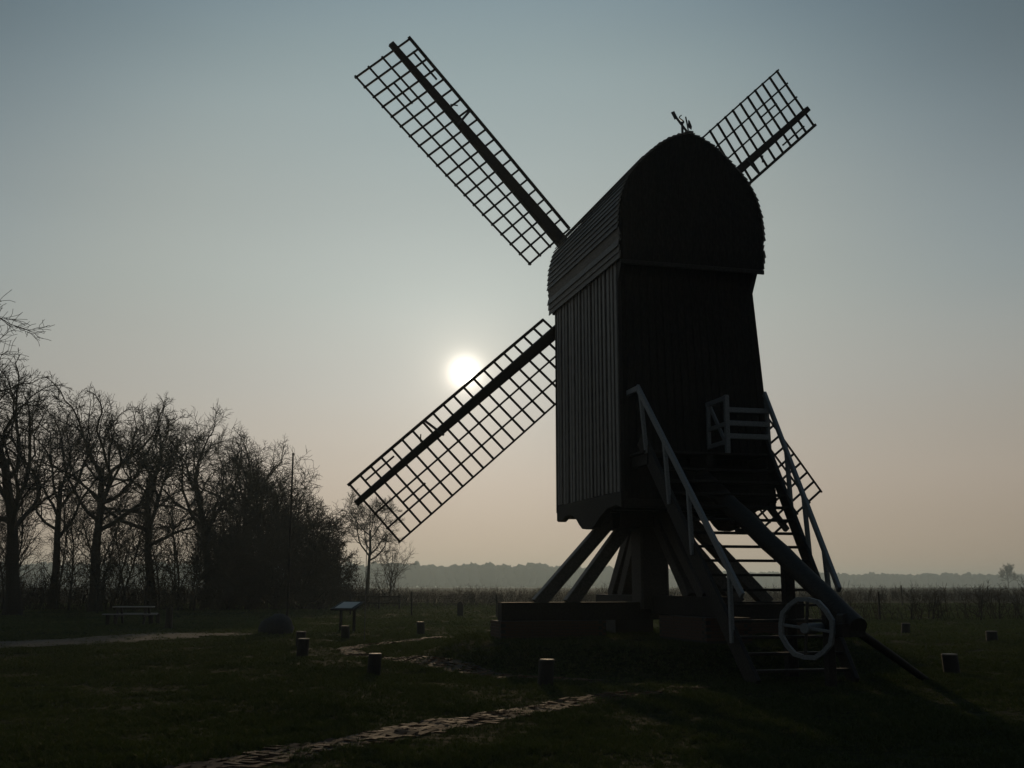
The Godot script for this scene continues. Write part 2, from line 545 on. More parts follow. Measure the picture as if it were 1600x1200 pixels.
func build_roof(w: Node3D) -> void:
	var pts := PackedVector2Array()
	for i in range(PROFILE.size() - 1, -1, -1):
		pts.append(Vector2(-PROFILE[i][0], PROFILE[i][1]))
	for i in range(1, PROFILE.size()):
		pts.append(Vector2(PROFILE[i][0], PROFILE[i][1]))
	var inner := PackedVector3Array()
	for p in pts:
		inner.append(Vector3(p.x * 0.975, 9.05 + (p.y - 9.05) * 0.985, -2.80))
	var mb := MB.new()
	mb.prism(inner, Vector3(0, 0, 5.58))
	var roof := obj("roof", mb, M.tar, w)
	# lapped boards running the length of the roof, laid from eaves to ridge
	for s in [-1.0, 1.0]:
		var arc := PackedVector2Array()
		for i in range(PROFILE.size() - 1, -1, -1):
			arc.append(Vector2(PROFILE[i][0], PROFILE[i][1]))
		var lens := PackedFloat32Array([0.0])
		for i in arc.size() - 1:
			lens.append(lens[i] + arc[i].distance_to(arc[i + 1]))
		var total := lens[-1]
		var at := func(d: float) -> Vector2:
			d = clampf(d, 0.0, total)
			for i in arc.size() - 1:
				if d <= lens[i + 1]:
					return arc[i].lerp(arc[i + 1], (d - lens[i]) / (lens[i + 1] - lens[i]))
			return arc[-1]
		var pitch := 0.138
		var rows := int(total / pitch)
		pitch = total / rows
		for r in rows:
			var a: Vector2 = at.call(r * pitch - 0.0)
			var c: Vector2 = at.call((r + 1) * pitch + 0.03)
			var t := (c - a).normalized()
			var nrm := Vector2(t.y, -t.x)
			if nrm.x < 0.0 and nrm.y < 0.0: nrm = -nrm
			if r > 2 and nrm.y < 0.0: nrm = -nrm
			if r <= 2: nrm = Vector2(absf(nrm.x), nrm.y)
			var o := 0.046 + rng.randf_range(-0.005, 0.005)
			var i0 := a + nrm * (o - 0.024)
			var o0 := a + nrm * o
			var i1 := c - nrm * 0.018
			var o1 := c + nrm * 0.006
			var zz := 2.82 + rng.randf_range(-0.012, 0.008)
			var b := MB.new()
			b.prism(PackedVector3Array([Vector3(s * i0.x, i0.y, -2.86), Vector3(s * o0.x, o0.y, -2.86), Vector3(s * o1.x, o1.y, -2.86), Vector3(s * i1.x, i1.y, -2.86)]), Vector3(0, 0, zz + 2.86))
			obj("roof_board", b, M.board_along, roof)
	var rc := MB.new()
	rc.bar(Vector3(0, 12.33, -2.88), Vector3(0, 12.33, 2.84), 0.2, 0.05, Vector3.UP, 0.012)
	obj("ridge_cap", rc, M.board_along, roof)
	# rear gable boards
	var n := 20
	for i in n:
		var x0 := lerpf(-1.74, 1.74, float(i) / n) + 0.004
		var x1 := lerpf(-1.74, 1.74, float(i + 1) / n) - 0.004
		var b := MB.new()
		var z := 2.782 + rng.randf_range(0.0, 0.010)
		var lo := 9.03 + rng.randf_range(-0.02, 0.01)
		b.prism(PackedVector3Array([Vector3(x0, lo, z), Vector3(x1, lo, z), Vector3(x1, profile_h(x1) - 0.02, z), Vector3(x0, profile_h(x0) - 0.02, z)]), Vector3(0, 0, 0.026))
		obj("gable_board", b, M.tar, roof)
	var fr := MB.new()
	fr.bar(Vector3(-1.8, 9.0, 2.80), Vector3(1.8, 9.0, 2.80), 0.06, 0.10, Vector3.UP, 0.01)
	obj("gable_rail", fr, M.dark_timber, roof)

func build_trestle(w: Node3D) -> void:
	var t := holder("trestle", w)
	var mb := MB.new()
	mb.bar(Vector3(-0.13, 1.15, 0), Vector3(-0.13, 3.7, 0), 0.72, 0.72, Vector3(0, 0, 1), 0.05)
	obj("main_post", mb, M.timber, t)
	mb = MB.new()
	mb.bar(Vector3(-3.93, 1.11, 0), Vector3(3.9, 1.11, 0), 0.40, 0.42, Vector3.UP, 0.015)
	obj("cross_tree", mb, M.dark_timber, t)
	mb = MB.new()
	mb.bar(Vector3(0, 1.26, -3.9), Vector3(0, 1.26, 3.9), 0.40, 0.43, Vector3.UP, 0.015)
	obj("cross_tree", mb, M.dark_timber, t)
	for a in [[Vector3(1, 0, 0), 1.30], [Vector3(-1, 0, 0), 1.30], [Vector3(0, 0, 1), 1.46], [Vector3(0, 0, -1), 1.46]]:
		var d: Vector3 = a[0]
		var h: float = a[1]
		for k in 2:
			var foot: Vector3 = d * [3.0, 2.2][k] + Vector3(0, h - 0.02, 0)
			var head: Vector3 = d * [0.30, 0.30][k] + Vector3(-0.13, [4.05, 3.55][k], 0)
			# stop at the underside of the body
			if head.y > 3.72:
				head = foot.lerp(head, (3.72 - foot.y) / (head.y - foot.y))
			mb = MB.new()
			var up := d.cross(head - foot).normalized().cross(head - foot).normalized()
			mb.bar(foot, head, 0.29, 0.31, up, 0.018)
			obj("quarter_bar", mb, M.bar_timber, t)

func stair_h(z: float) -> float:
	return (7.4 - z) * 1.12

func build_stairs(w: Node3D) -> void:
	var st := holder("stairs", w)
	var left := func(z: float) -> float: return lerpf(-1.42, -1.16, (z - 3.2) / 4.2)
	var right := func(z: float) -> float: return lerpf(1.50, 0.80, (z - 3.2) / 4.2)
	for side in 2:
		var f: Callable = left if side == 0 else right
		var b := MB.new()
		b.bar(Vector3(f.call(2.95), stair_h(2.95) - 0.08, 2.95), Vector3(f.call(7.42), stair_h(7.42) - 0.02, 7.42), 0.085, 0.36, Vector3.UP, 0.01)
		obj("stringer", b, M.dark_timber, st)
	for i in range(1, 16):
		var z := 3.42 + 0.253 * i
		var h := stair_h(z)
		if h < 0.12: break
		var b := MB.new()
		b.bar(Vector3(left.call(z) + 0.03, h, z), Vector3(right.call(z) - 0.03, h, z), 0.22, 0.05, Vector3.UP, 0.006)
		obj("tread", b, M.dark_timber, st)
	# landing at the rear wall
	var ld := holder("landing", w)
	for i in 5:
		var b := MB.new()
		b.bar(Vector3(-1.55, 4.58, 2.53 + 0.182 * i), Vector3(1.60, 4.58, 2.53 + 0.182 * i), 0.17, 0.05, Vector3.UP, 0.006)
		obj("plank", b, M.dark_timber, ld)
	for x in [-1.4, 0.0, 1.45]:
		var b := MB.new()
		b.bar(Vector3(x, 4.42, 2.42), Vector3(x, 4.42, 3.36), 0.16, 0.24, Vector3.UP, 0.01)
		obj("joist", b, M.dark_timber, ld)
	# rear apron boards under the landing
	for i in 5:
		var b := MB.new()
		var y := 3.66 + i * 0.165
		b.bar(Vector3(0.05, y, 2.47), Vector3(wall_right(y) - 0.02, y, 2.47), 0.03, 0.155, Vector3.UP, 0.004)
		obj("apron_board", b, M.tar, ld)
	# white rails
	var rl := holder("railing", w)
	var rail := func(a: Vector3, b: Vector3, ww: float, hh: float, called := "rail", up := Vector3.UP) -> void:
		var m := MB.new()
		m.bar(a, b, ww, hh, up, 0.008)
		obj(called, m, M.paint, rl)
	# left handrail: a short level piece to the wall, then down the stairs
	rail.call(Vector3(-1.56, 6.0, 2.48), Vector3(-1.59, 5.99, 3.22), 0.07, 0.12)
	rail.call(Vector3(-1.59, 6.03, 3.16), Vector3(-1.22, 1.53, 7.16), 0.07, 0.13, "handrail")
	rail.call(Vector3(1.55, 6.03, 3.06), Vector3(0.82, 1.63, 7.03), 0.07, 0.13, "handrail")
	var posts_l := [3.3, 4.35, 5.3, 6.75]
	for z in posts_l:
		var t: float = (z - 3.16) / 4.0
		rail.call(Vector3(left.call(z) - 0.05, stair_h(z) - 0.05, z + 0.0), Vector3(lerpf(-1.59, -1.22, t), lerpf(6.0, 1.50, t), z - 0.0), 0.07, 0.10, "rail_post", Vector3(0, 0, 1))
	for z in [3.15, 4.4, 5.35, 6.35]:
		var t: float = (z - 3.06) / 3.97
		rail.call(Vector3(right.call(z) + 0.06, stair_h(z) - 0.05, z), Vector3(lerpf(1.55, 0.82, t), lerpf(6.0, 1.60, t), z), 0.07, 0.10, "rail_post", Vector3(0, 0, 1))
	# landing fence beside the stair head
	rail.call(Vector3(0.44, 4.6, 3.35), Vector3(0.45, 5.9, 3.35), 0.10, 0.10, "rail_post", Vector3(0, 0, 1))
	for h in [5.57, 5.27, 4.98]:
		rail.call(Vector3(0.48, h, 3.36), Vector3(1.52, h + 0.01, 3.30), 0.05, 0.115)
	rail.call(Vector3(0.45, 5.84, 3.32), Vector3(0.36, 5.80, 2.50), 0.06, 0.11)
	rail.call(Vector3(0.45, 5.26, 3.32), Vector3(0.37, 5.22, 2.50), 0.05, 0.10)
	rail.call(Vector3(0.45, 4.86, 3.32), Vector3(0.37, 4.82, 2.50), 0.05, 0.10)
	rail.call(Vector3(0.37, 4.8, 2.55), Vector3(0.37, 5.85, 2.55), 0.08, 0.08, "rail_post", Vector3(0, 0, 1))
	rail.call(Vector3(0.45, 4.88, 3.22), Vector3(0.38, 5.72, 2.66), 0.05, 0.09, "brace")

func build_tail(w: Node3D) -> void:
	var t := holder("tail_pole", w)
	var mb := MB.new()
	var a := Vector3(0.0, 4.05, 2.95)
	var b := Vector3(0.02, 1.02, 8.9)
	var pts := PackedVector3Array()
	var rad := PackedFloat32Array()
	for i in 13:
		var f := i / 12.0
		pts.append(a.lerp(b, f) + Vector3(rng.randf_range(-0.012, 0.012), rng.randf_range(-0.012, 0.012), 0))
		rad.append(lerpf(0.21, 0.165, f))
	mb.tube(pts, rad, 14)
	obj("log", mb, M.dark_timber, t)
	for q in [[4.75, 0.2], [5.1, 0.2]]:
		mb = MB.new()
		var f: float = (q[0] - 2.95) / 5.95
		mb.bar(a.lerp(b, f) + Vector3(-0.28, -0.16, 0), a.lerp(b, f) + Vector3(0.1, -0.16, 0), 0.16, 0.10, Vector3.UP, 0.01)
		obj("cleat", mb, M.dark_timber, t)
	# cross block and strap at the tail end
	mb = MB.new()
	mb.box(Vector3(-0.06, 0.97, 8.74), Vector3(0.44, 0.22, 0.26), 0.02)
	obj("end_block", mb, M.dark_timber, t)
	mb = MB.new()
	mb.box(Vector3(-0.03, 1.15, 8.66), Vector3(0.32, 0.18, 0.2), 0.03)
	obj("cap_block", mb, M.timber, t)
	mb = MB.new()
	mb.bar(Vector3(-0.08, 0.0, 8.1), Vector3(-0.08, 1.2, 8.1), 0.14, 0.18, Vector3(0, 0, 1), 0.012)
	obj("prop", mb, M.dark_timber, t)
	mb = MB.new()
	mb.bar(Vector3(0.22, 0.0, 6.2), Vector3(0.22, 2.15, 6.2), 0.2, 0.2, Vector3(0, 0, 1), 0.012)
	obj("prop", mb, M.dark_timber, t)
	# winch wheel: pale rim of curved felloes with four arms and a hub, turned on an axle to the pole
	var wh := holder("winch_wheel", w)
	var c := Vector3(-0.60, 0.99, 8.28)
	var ax := Vector3(0.93, 0, -0.36).normalized()
	ax = Vector3(-0.85, 0.0, 0.52).normalized()
	var u := Vector3.UP
	var s := ax.cross(u).normalized()
	for k in 8:
		mb = MB.new()
		for j in 2:
			var t0 := TAU * (k + j / 2.0) / 8.0 + 0.12
			var t1 := TAU * (k + (j + 1) / 2.0) / 8.0 + 0.12
			var p := PackedVector3Array()
			var q := PackedVector3Array()
			for e in [[0.465, -1], [0.542, -1], [0.542, 1], [0.465, 1]]:
				var fat: float = 1.0 - (0.035 if j == 0 else 0.0)
				var fat2: float = 1.0 - (0.035 if j == 1 else 0.0)
				p.append(c + (s * cos(t0) + u * sin(t0)) * e[0] * fat + ax * e[1] * 0.035)
				q.append(c + (s * cos(t1) + u * sin(t1)) * e[0] * fat2 + ax * e[1] * 0.035)
			mb.loft(p, q)
		obj("felloe", mb, M.paint, wh)
	for k in 4:
		mb = MB.new()
		var t0 := PI * 0.5 * k + 0.10
		var d := s * cos(t0) + u * sin(t0)
		mb.bar(c + d * 0.06, c + d * 0.475, 0.05, 0.04, ax, 0.006)
		obj("arm", mb, M.timber if k % 2 == 1 else M.paint, wh)
	mb = MB.new()
	mb.tube(PackedVector3Array([c - ax * 0.68, c + ax * 0.08]), PackedFloat32Array([0.085, 0.085]), 14)
	obj("axle", mb, M.paint, wh)
	# the pole from the tail to the anchor post in the grass
	mb = MB.new()
	mb.tube(PackedVector3Array([Vector3(0.05, 0.98, 8.72), Vector3(1.2, 0.46, 8.1), Vector3(2.3, -0.06, 7.53)]), PackedFloat32Array([0.075, 0.07, 0.06]), 10)
	obj("anchor_spar", mb, M.tar, w)

func build_sails(w: Node3D) -> void:
	var tilt := deg_to_rad(5.6)
	var cone := deg_to_rad(4.6)
	var up := Vector3(0, cos(tilt), sin(tilt))
	var nz := Vector3(0, -sin(tilt), cos(tilt))
	var hub := Vector3(0, 10.16, -3.96) + nz * 0.74
	var sh := holder("windshaft", w)
	var mb := MB.new()
	mb.tube(PackedVector3Array([hub + nz * 1.6, hub - nz * 0.1]), PackedFloat32Array([0.27, 0.27]), 16)
	obj("shaft", mb, M.dark_timber, sh)
	mb = MB.new()
	mb.bar(hub + nz * 0.25, hub - nz * 0.35, 0.62, 0.62, up, 0.05)
	obj("poll_end", mb, M.iron, sh)
	for k in 4:
		var phi := deg_to_rad(42.6 + 90.0 * k)
		var d := (Vector3.RIGHT * cos(phi) + up * sin(phi)) * cos(cone) - nz * sin(cone)
		var bd := Vector3.LEFT * sin(phi) + up * cos(phi)
		var off := nz * (0.02 if k % 2 == 0 else -0.24)
		var s := holder("sail", w)
		s.set_meta("label", ["upper right lattice sail behind the roof", "upper left lattice sail against the sky", "lower left lattice sail beside the sun", "lower right lattice sail behind the stairs"][k])
		var at := func(r: float, b: float, lift := 0.0) -> Vector3:
			var tw := deg_to_rad(lerpf(24.0, 6.0, clampf((r - 1.9) / 7.2, 0.0, 1.0)))
			return hub + off + d * r + (bd * cos(tw) + nz * sin(tw)) * b + nz * lift
		mb = MB.new()
		mb.bar(hub + off, hub + off + d * 9.32, 0.36, 0.34, nz, 0.02, 0.17, 0.16)
		obj("stock", mb, M.sail, s)
		var first := 1.97
		var gap := 0.3755
		for i in 20:
			var r := first + gap * i
			mb = MB.new()
			mb.bar(at.call(r, -0.55, 0.06), at.call(r, 1.58, 0.06), 0.058, 0.048, nz)
			obj("sail_bar", mb, M.sail, s)
		for bb in [0.53, 1.05, 1.55]:
			mb = MB.new()
			var last := 9.12 + (0.06 if bb > 1.5 else 0.0)
			for i in 19:
				mb.bar(at.call(first - 0.05 + gap * i, bb, 0.105), at.call(first + gap * (i + 1) + (0.05 if i == 18 else 0.0), bb, 0.105), 0.05, 0.042, nz)
			obj("long_bar", mb, M.sail, s)
		mb = MB.new()
		for i in 19:
			mb.bar(at.call(first + gap * i, -0.53, 0.10), at.call(first + gap * (i + 1) + (0.06 if i == 18 else 0.0), -0.53, 0.10), 0.085, 0.05, nz)
		obj("lead_rail", mb, M.sail, s)
		mb = MB.new()
		mb.bar(at.call(7.55, 0.80, 0.12), at.call(8.35, 0.80, 0.12), 0.05, 0.04, nz)
		obj("short_bar", mb, M.sail, s)
		mb = MB.new()
		mb.bar(at.call(7.70, -0.32, 0.12), at.call(8.75, -0.32, 0.12), 0.05, 0.04, nz)
		obj("short_bar", mb, M.sail, s)
		mb = MB.new()
		mb.bar(at.call(6.3, 0.14, 0.13), at.call(6.42, -0.50, 0.14), 0.07, 0.05, nz, 0.01)
		obj("clamp", mb, M.iron, s)
		mb = MB.new()
		mb.bar(at.call(6.9, -0.14, 0.10), at.call(6.75, -0.30, 0.10), 0.03, 0.03, nz)
		obj("hook", mb, M.iron, s)

func build_vane(w: Node3D) -> void:
	var vn := holder("wind_vane", w)
	var z := 2.62
	var mb := MB.new()
	mb.bar(Vector3(-0.09, 12.3, z), Vector3(-0.09, 12.66, z), 0.045, 0.045, Vector3(0, 0, 1))
	obj("staff", mb, M.iron, vn)
	mb = MB.new()
	mb.bar(Vector3(-0.27, 12.79, z), Vector3(0.08, 12.36, z), 0.035, 0.05, Vector3(0, 0, 1))
	obj("arm", mb, M.iron, vn)
	mb = MB.new()
	mb.bar(Vector3(-0.33, 12.89, z), Vector3(-0.24, 12.72, z), 0.085, 0.03, Vector3(0, 0, 1))
	obj("tail_plate", mb, M.iron, vn)
	var curl := PackedVector3Array()
	var cr := PackedFloat32Array()
	for i in 12:
		var f := i / 11.0
		curl.append(Vector3(-0.08 + 0.045 * sin(f * 7.0) - 0.05 * f, 12.62 + 0.21 * f, z))
		cr.append(lerpf(0.02, 0.012, f))
	mb = MB.new()
	mb.tube(curl, cr, 6)
	obj("scroll", mb, M.iron, vn)
	mb = MB.new()
	mb.tube(PackedVector3Array([Vector3(0.07, 12.38, z), Vector3(0.05, 12.56, z), Vector3(0.005, 12.80, z)]), PackedFloat32Array([0.014, 0.02, 0.018]), 6)
	obj("spike", mb, M.iron, vn)
	mb = MB.new()
	mb.prism(PackedVector3Array([Vector3(0.06, 12.54, z), Vector3(0.14, 12.48, z), Vector3(0.155, 12.56, z), Vector3(0.10, 12.70, z), Vector3(0.065, 12.72, z)]), Vector3(0, 0, 0.02))
	obj("leaf", mb, M.iron, vn)

func build_piers() -> void:
	var labels := ["low brick pier under the left end of the mill trestle", "low brick pier under the right end of the mill trestle behind the stairs", "low brick pier under the near end of the mill trestle below the stairs", "low brick pier under the far end of the mill trestle"]
	var base := Basis(Vector3.UP, deg_to_rad(YAW))
	var spots := [[Vector3(-2.75, 0, 0), 0.0, 0.90], [Vector3(2.75, 0, 0), 0.0, 0.90], [Vector3(0, 0, 2.75), PI * 0.5, 1.045], [Vector3(0, 0, -2.75), PI * 0.5, 1.045]]
	var variants: Array = []
	for len_ in [0.205, 0.095]:
		var mb := MB.new()
		mb.bar(Vector3(-len_ * 0.5, 0, 0), Vector3(len_ * 0.5, 0, 0), 0.10, 0.058, Vector3.UP, 0.006)
		variants.append(mb.mesh())
	for i in 4:
		var h: float = spots[i][2]
		var p := holder("brick_pier", self, MILL + base * spots[i][0], deg_to_rad(YAW) + spots[i][1])
		tag(p, labels[i], "brick pier", "brick piers under the mill trestle")
		var sx := 2.56
		var sz := 1.05
		var mb := MB.new()
		mb.box(Vector3(0, h * 0.5, 0), Vector3(sx - 0.02, h - 0.004, sz - 0.02))
		obj("core", mb, M.mortar, p)
		if i == 3: continue
		var course := 0.068
		for c in 7:
			var y := h - 0.034 - c * course
			if y < 0.38: break
			for f in [[Vector3(0, 0, 1), sx], [Vector3(0, 0, -1), sx], [Vector3(-1, 0, 0), sz], [Vector3(1, 0, 0), sz]]:
				var d: Vector3 = f[0]
				var along := Vector3(0, 1, 0).cross(d)
				var L: float = f[1]
				var off := 0.0 if c % 2 == 0 else 0.108
				var n := int((L - off) / 0.216)
				for k in n:
					var o := -L * 0.5 + off + (k + 0.5) * 0.216
					var dist := (sz if absf(d.z) > 0.5 else sx) * 0.5 - 0.05
					var b := put("brick", variants[0], M.brick_wall, p)
					b.transform = Transform3D(Basis(Vector3.UP, atan2(d.x, d.z)), along * o + d * (dist + rng.randf_range(-0.004, 0.005)) + Vector3(0, y, 0))

# ---------------------------------------------------------------- trees
func wander(p: Vector3, d: Vector3, length: float, segs: int, gnarl: float, lift: float) -> PackedVector3Array:
	var out := PackedVector3Array([p])
	var dir := d.normalized()
	for i in segs:
		dir = (dir + Vector3(rng.randfn(), rng.randfn(), rng.randfn()) * gnarl + Vector3.UP * lift).normalized()
		p += dir * length / segs
		out.append(p)
	return out

# spec: counts per level, lengths, spread, gnarl, lift, twig radius
func branch(wood: MB, twig: MB, p: Vector3, d: Vector3, length: float, rad: float, level: int, sp: Dictionary) -> void:
	var last: bool = level >= sp.levels
	var segs: int = 7 if level == 0 else (6 if level == 1 else (4 if level == 2 else 3))
	var line := wander(p, d, length, segs, sp.gnarl[level], sp.lift[level])
	var tip := maxf(rad * (0.42 if level > 0 else 0.5), sp.min)
	var radii := PackedFloat32Array()
	for i in line.size():
		var f := float(i) / segs
		var r := lerpf(rad, tip, f)
		if level == 0: r += rad * 0.45 * exp(-f * 14.0)
		radii.append(r)
	var mb := wood if level <= 1 else twig
	mb.tube(line, radii, 9 if level == 0 else (6 if level == 1 else (4 if level == 2 else 3)), false)
	if last: return
	var count: int = sp.count[level]
	var start: float = sp.start[level]
	var spin := rng.randf() * TAU
	for i in count:
		var f := start + (1.0 - start) * (i + rng.randf() * 0.8) / count
		if level >= 1: f = start + (1.0 - start) * pow((f - start) / (1.0 - start), 0.8)
		f = minf(f, 0.995)
		var k := int(f * segs)
		var o := line[k].lerp(line[k + 1], f * segs - k)
		var axis := (line[k + 1] - line[k]).normalized()
		spin += 2.4 + rng.randfn() * 0.4
		var side := axis.cross(Vector3(0.3, 0.5, 0.8)).normalized().rotated(axis, spin)
		var ang: float = deg_to_rad(sp.angle[level] * rng.randf_range(0.7, 1.25)) * lerpf(1.12, 0.6, f)
		var nd := axis * cos(ang) + side * sin(ang)
		if level >= 1 and nd.y < -0.25: nd.y *= 0.3
		var l: float = sp.len[level + 1] * rng.randf_range(0.65, 1.25) * (1.0 if level > 0 else lerpf(1.15, 0.75, f))
		if sp.has("dome"):
			var e: float = (o.x * o.x + o.z * o.z) / (sp.dome.x * sp.dome.x) + pow((o.y - sp.dome.z) / sp.dome.y, 2.0)
			l *= clampf(1.42 - 0.62 * e, 0.30, 1.15)
		branch(wood, twig, o, nd, l, maxf(lerpf(rad, tip, f) * rng.randf_range(0.46, 0.70), sp.min), level + 1, sp)
	# the leader carries on as a fork
	var out := false
	if sp.has("dome"):
		var q: Vector3 = line[-1]
		out = (q.x * q.x + q.z * q.z) / (sp.dome.x * sp.dome.x) + pow((q.y - sp.dome.z) / sp.dome.y, 2.0) > 1.0
	if level < sp.levels - 1 and level > 0 and not out:
		branch(wood, twig, line[-1], (line[-1] - line[-2]).normalized() + Vector3(rng.randfn(), rng.randfn(), rng.randfn()) * 0.3, sp.len[level + 1] * 1.1, tip, level + 1, sp)

func tree(called: String, label: String, group: String, x: float, z: float, spec: Dictionary, seed_: int, lean := Vector3.ZERO) -> Node3D:
	rng.seed = seed_
	var t := holder(called, self, Vector3(x, ground_y(x, -z) - 0.05, -z))
	tag(t, label, "tree" if not called.contains("shrub") else "shrub", group)
	var wood := MB.new()
	var twig := MB.new()
	branch(wood, twig, Vector3.ZERO, Vector3.UP + lean, spec.len[0], spec.rad, 0, spec)
	obj("trunk", wood, M.bark, t)
	obj("crown", twig, M.twig, t)
	return t

func oak(h: float, rad: float, n := 8, wide := 1.0) -> Dictionary:
	return {levels = 4, rad = rad, min = 0.012, count = [n, 6, 7, 8], len = [h * 0.68, h * 0.40 * wide, h * 0.165 * wide, h * 0.080, h * 0.046], start = [0.48, 0.22, 0.2, 0.12], angle = [66.0, 54.0, 50.0, 50.0], gnarl = [0.06, 0.20, 0.26, 0.27, 0.25], lift = [0.03, 0.12, 0.06, 0.03, 0.01], dome = Vector3(h * 0.36 * wide, h * 0.40, h * 0.62)}

func sapling(h: float, rad: float) -> Dictionary:
	return {levels = 3, rad = rad, min = 0.009, count = [22, 6, 5], len = [h * 0.96, h * 0.28, h * 0.13, h * 0.07], start = [0.18, 0.15, 0.15], angle = [52.0, 48.0, 50.0], gnarl = [0.08, 0.16, 0.26, 0.3], lift = [0.02, 0.11, 0.05, 0.02]}

func dense(h: float, rad: float) -> Dictionary:
	return {levels = 4, rad = rad, min = 0.012, count = [26, 8, 7, 5], len = [h * 0.62, h * 0.52, h * 0.20, h * 0.10, h * 0.06], start = [0.02, 0.10, 0.12, 0.12], angle = [72.0, 52.0, 52.0, 55.0], gnarl = [0.08, 0.16, 0.28, 0.34, 0.35], lift = [0.02, 0.15, 0.06, 0.03, 0.0]}

func airy(h: float, rad: float) -> Dictionary:
	return {levels = 3, rad = rad, min = 0.010, count = [14, 7, 6], len = [h * 0.55, h * 0.60, h * 0.22, h * 0.11], start = [0.02, 0.12, 0.12], angle = [58.0, 48.0, 50.0], gnarl = [0.08, 0.14, 0.24, 0.3], lift = [0.02, 0.12, 0.05, 0.02]}

func build_trees() -> void:
	tree("bare_oak", "stout bare oak with a thick trunk at the left edge", "bare oaks along the field edge", -29.0, 65.0, oak(13.6, 0.42, 9, 1.0), 101, Vector3(0.06, 0, 0))
	tree("bare_oak", "bare oak with spreading low limbs, second trunk from the left edge", "bare oaks along the field edge", -27.6, 74.0, oak(14.2, 0.37, 9, 1.05), 117)
	tree("bare_oak", "bare oak standing directly behind the picnic table", "bare oaks along the field edge", -27.4, 85.0, oak(14.6, 0.36, 9, 1.0), 103)
	tree("bare_oak", "tall narrow bare oak left of the dense thicket", "bare oaks along the field edge", -23.4, 86.0, oak(15.2, 0.36, 8, 0.85), 104)
	tree("bare_oak", "broad bare oak rising out of the dense thicket", "bare oaks along the field edge", -20.6, 90.0, oak(13.2, 0.36, 9, 1.05), 105)
	tree("bare_oak", "tall bare oak whose branch tips reach in at the upper left edge", "", -29.6, 52.0, oak(17.6, 0.45, 10, 1.15), 106)
	tree("bare_oak", "bare oak half hidden between the two left trunks", "bare oaks along the field edge", -34.5, 84.0, oak(14.2, 0.33, 8, 1.0), 107)
	tree("bare_oak", "lone small bare tree beyond the lower left sail tip", "", -15.6, 120.0, oak(11.4, 0.22, 9, 0.9), 108)
	tree("bare_shrub", "spreading bare bush at the right foot of the lone tree", "", -13.3, 121.0, airy(6.0, 0.10), 109)
	var th := [[-16.9, 80.0, 9.6, "tallest dense dark bush of the thicket behind the flagpole"], [-15.2, 81.0, 7.2, "dense rounded bush sloping down at the right of the thicket"], [-14.0, 82.5, 4.6, "lowest dense bush at the right end of the thicket"], [-18.6, 79.0, 7.8, "dense dark bush left of the flagpole"], [-20.4, 80.5, 5.2, "low dense bush at the left end of the thicket"]]
	for i in th.size():
		tree("thicket_shrub", th[i][3], "dense bushes of the thicket", th[i][0], th[i][1], dense(th[i][2], 0.14), 120 + i)
	tree("far_bare_tree", "tiny lone bare tree on the hazy skyline at the far right", "", 392.0, 880.0, {levels = 4, rad = 0.5, min = 0.07, count = [9, 6, 5, 4], len = [11.5, 5.5, 3.2, 1.9, 1.2], start = [0.35, 0.2, 0.2, 0.15], angle = [55.0, 48.0, 45.0, 45.0], gnarl = [0.05, 0.15, 0.2, 0.2, 0.2], lift = [0.04, 0.12, 0.09, 0.05, 0.03]}, 114)
	# young trees filling the gaps
	var spots := [[-31.0, 70.0, 8.0], [-25.6, 69.0, 6.2], [-29.5, 80.0, 7.0], [-26.0, 80.0, 7.5], [-24.9, 76.0, 5.6], [-23.6, 79.0, 7.2], [-22.0, 77.5, 6.0], [-28.4, 90.0, 8.0], [-31.5, 88.0, 7.5], [-25.5, 92.0, 8.2], [-33.5, 74.0, 7.8], [-36.0, 79.0, 8.4], [-21.0, 84.0, 6.8], [-30.3, 76.5, 6.4], [-34.5, 92.0, 8.6], [-38.5, 86.0, 8.2], [-27.0, 77.0, 7.8], [-24.2, 84.0, 8.0], [-29.8, 86.0, 7.6], [-32.6, 80.0, 7.2], [-22.8, 86.5, 7.4], [-26.6, 87.5, 7.0]]
	var where := ["left of the stout edge oak", "right of the stout edge oak, thin and low", "between the first and second oaks", "just right of the second oak", "before the third oak, low", "in front of the third oak", "beside the low thicket bush", "behind the third oak", "behind the second oak", "behind the narrow oak", "at the left picture edge, nearer one", "at the left picture edge, farther one", "beside the narrow oak", "right beside the stout edge oak", "deep behind the stout edge oak", "farthest left behind the oaks", "close beside the second oak trunk, in front", "between third oak and narrow oak, set back", "well behind the second oak", "behind and right of the stout edge oak", "behind the narrow oak, low", "just behind the third oak trunk"]
	for i in spots.size():
		tree("sapling", "thin bare young tree " + where[i], "young trees among the oaks", spots[i][0], spots[i][1], sapling(spots[i][2], 0.07), 200 + i)

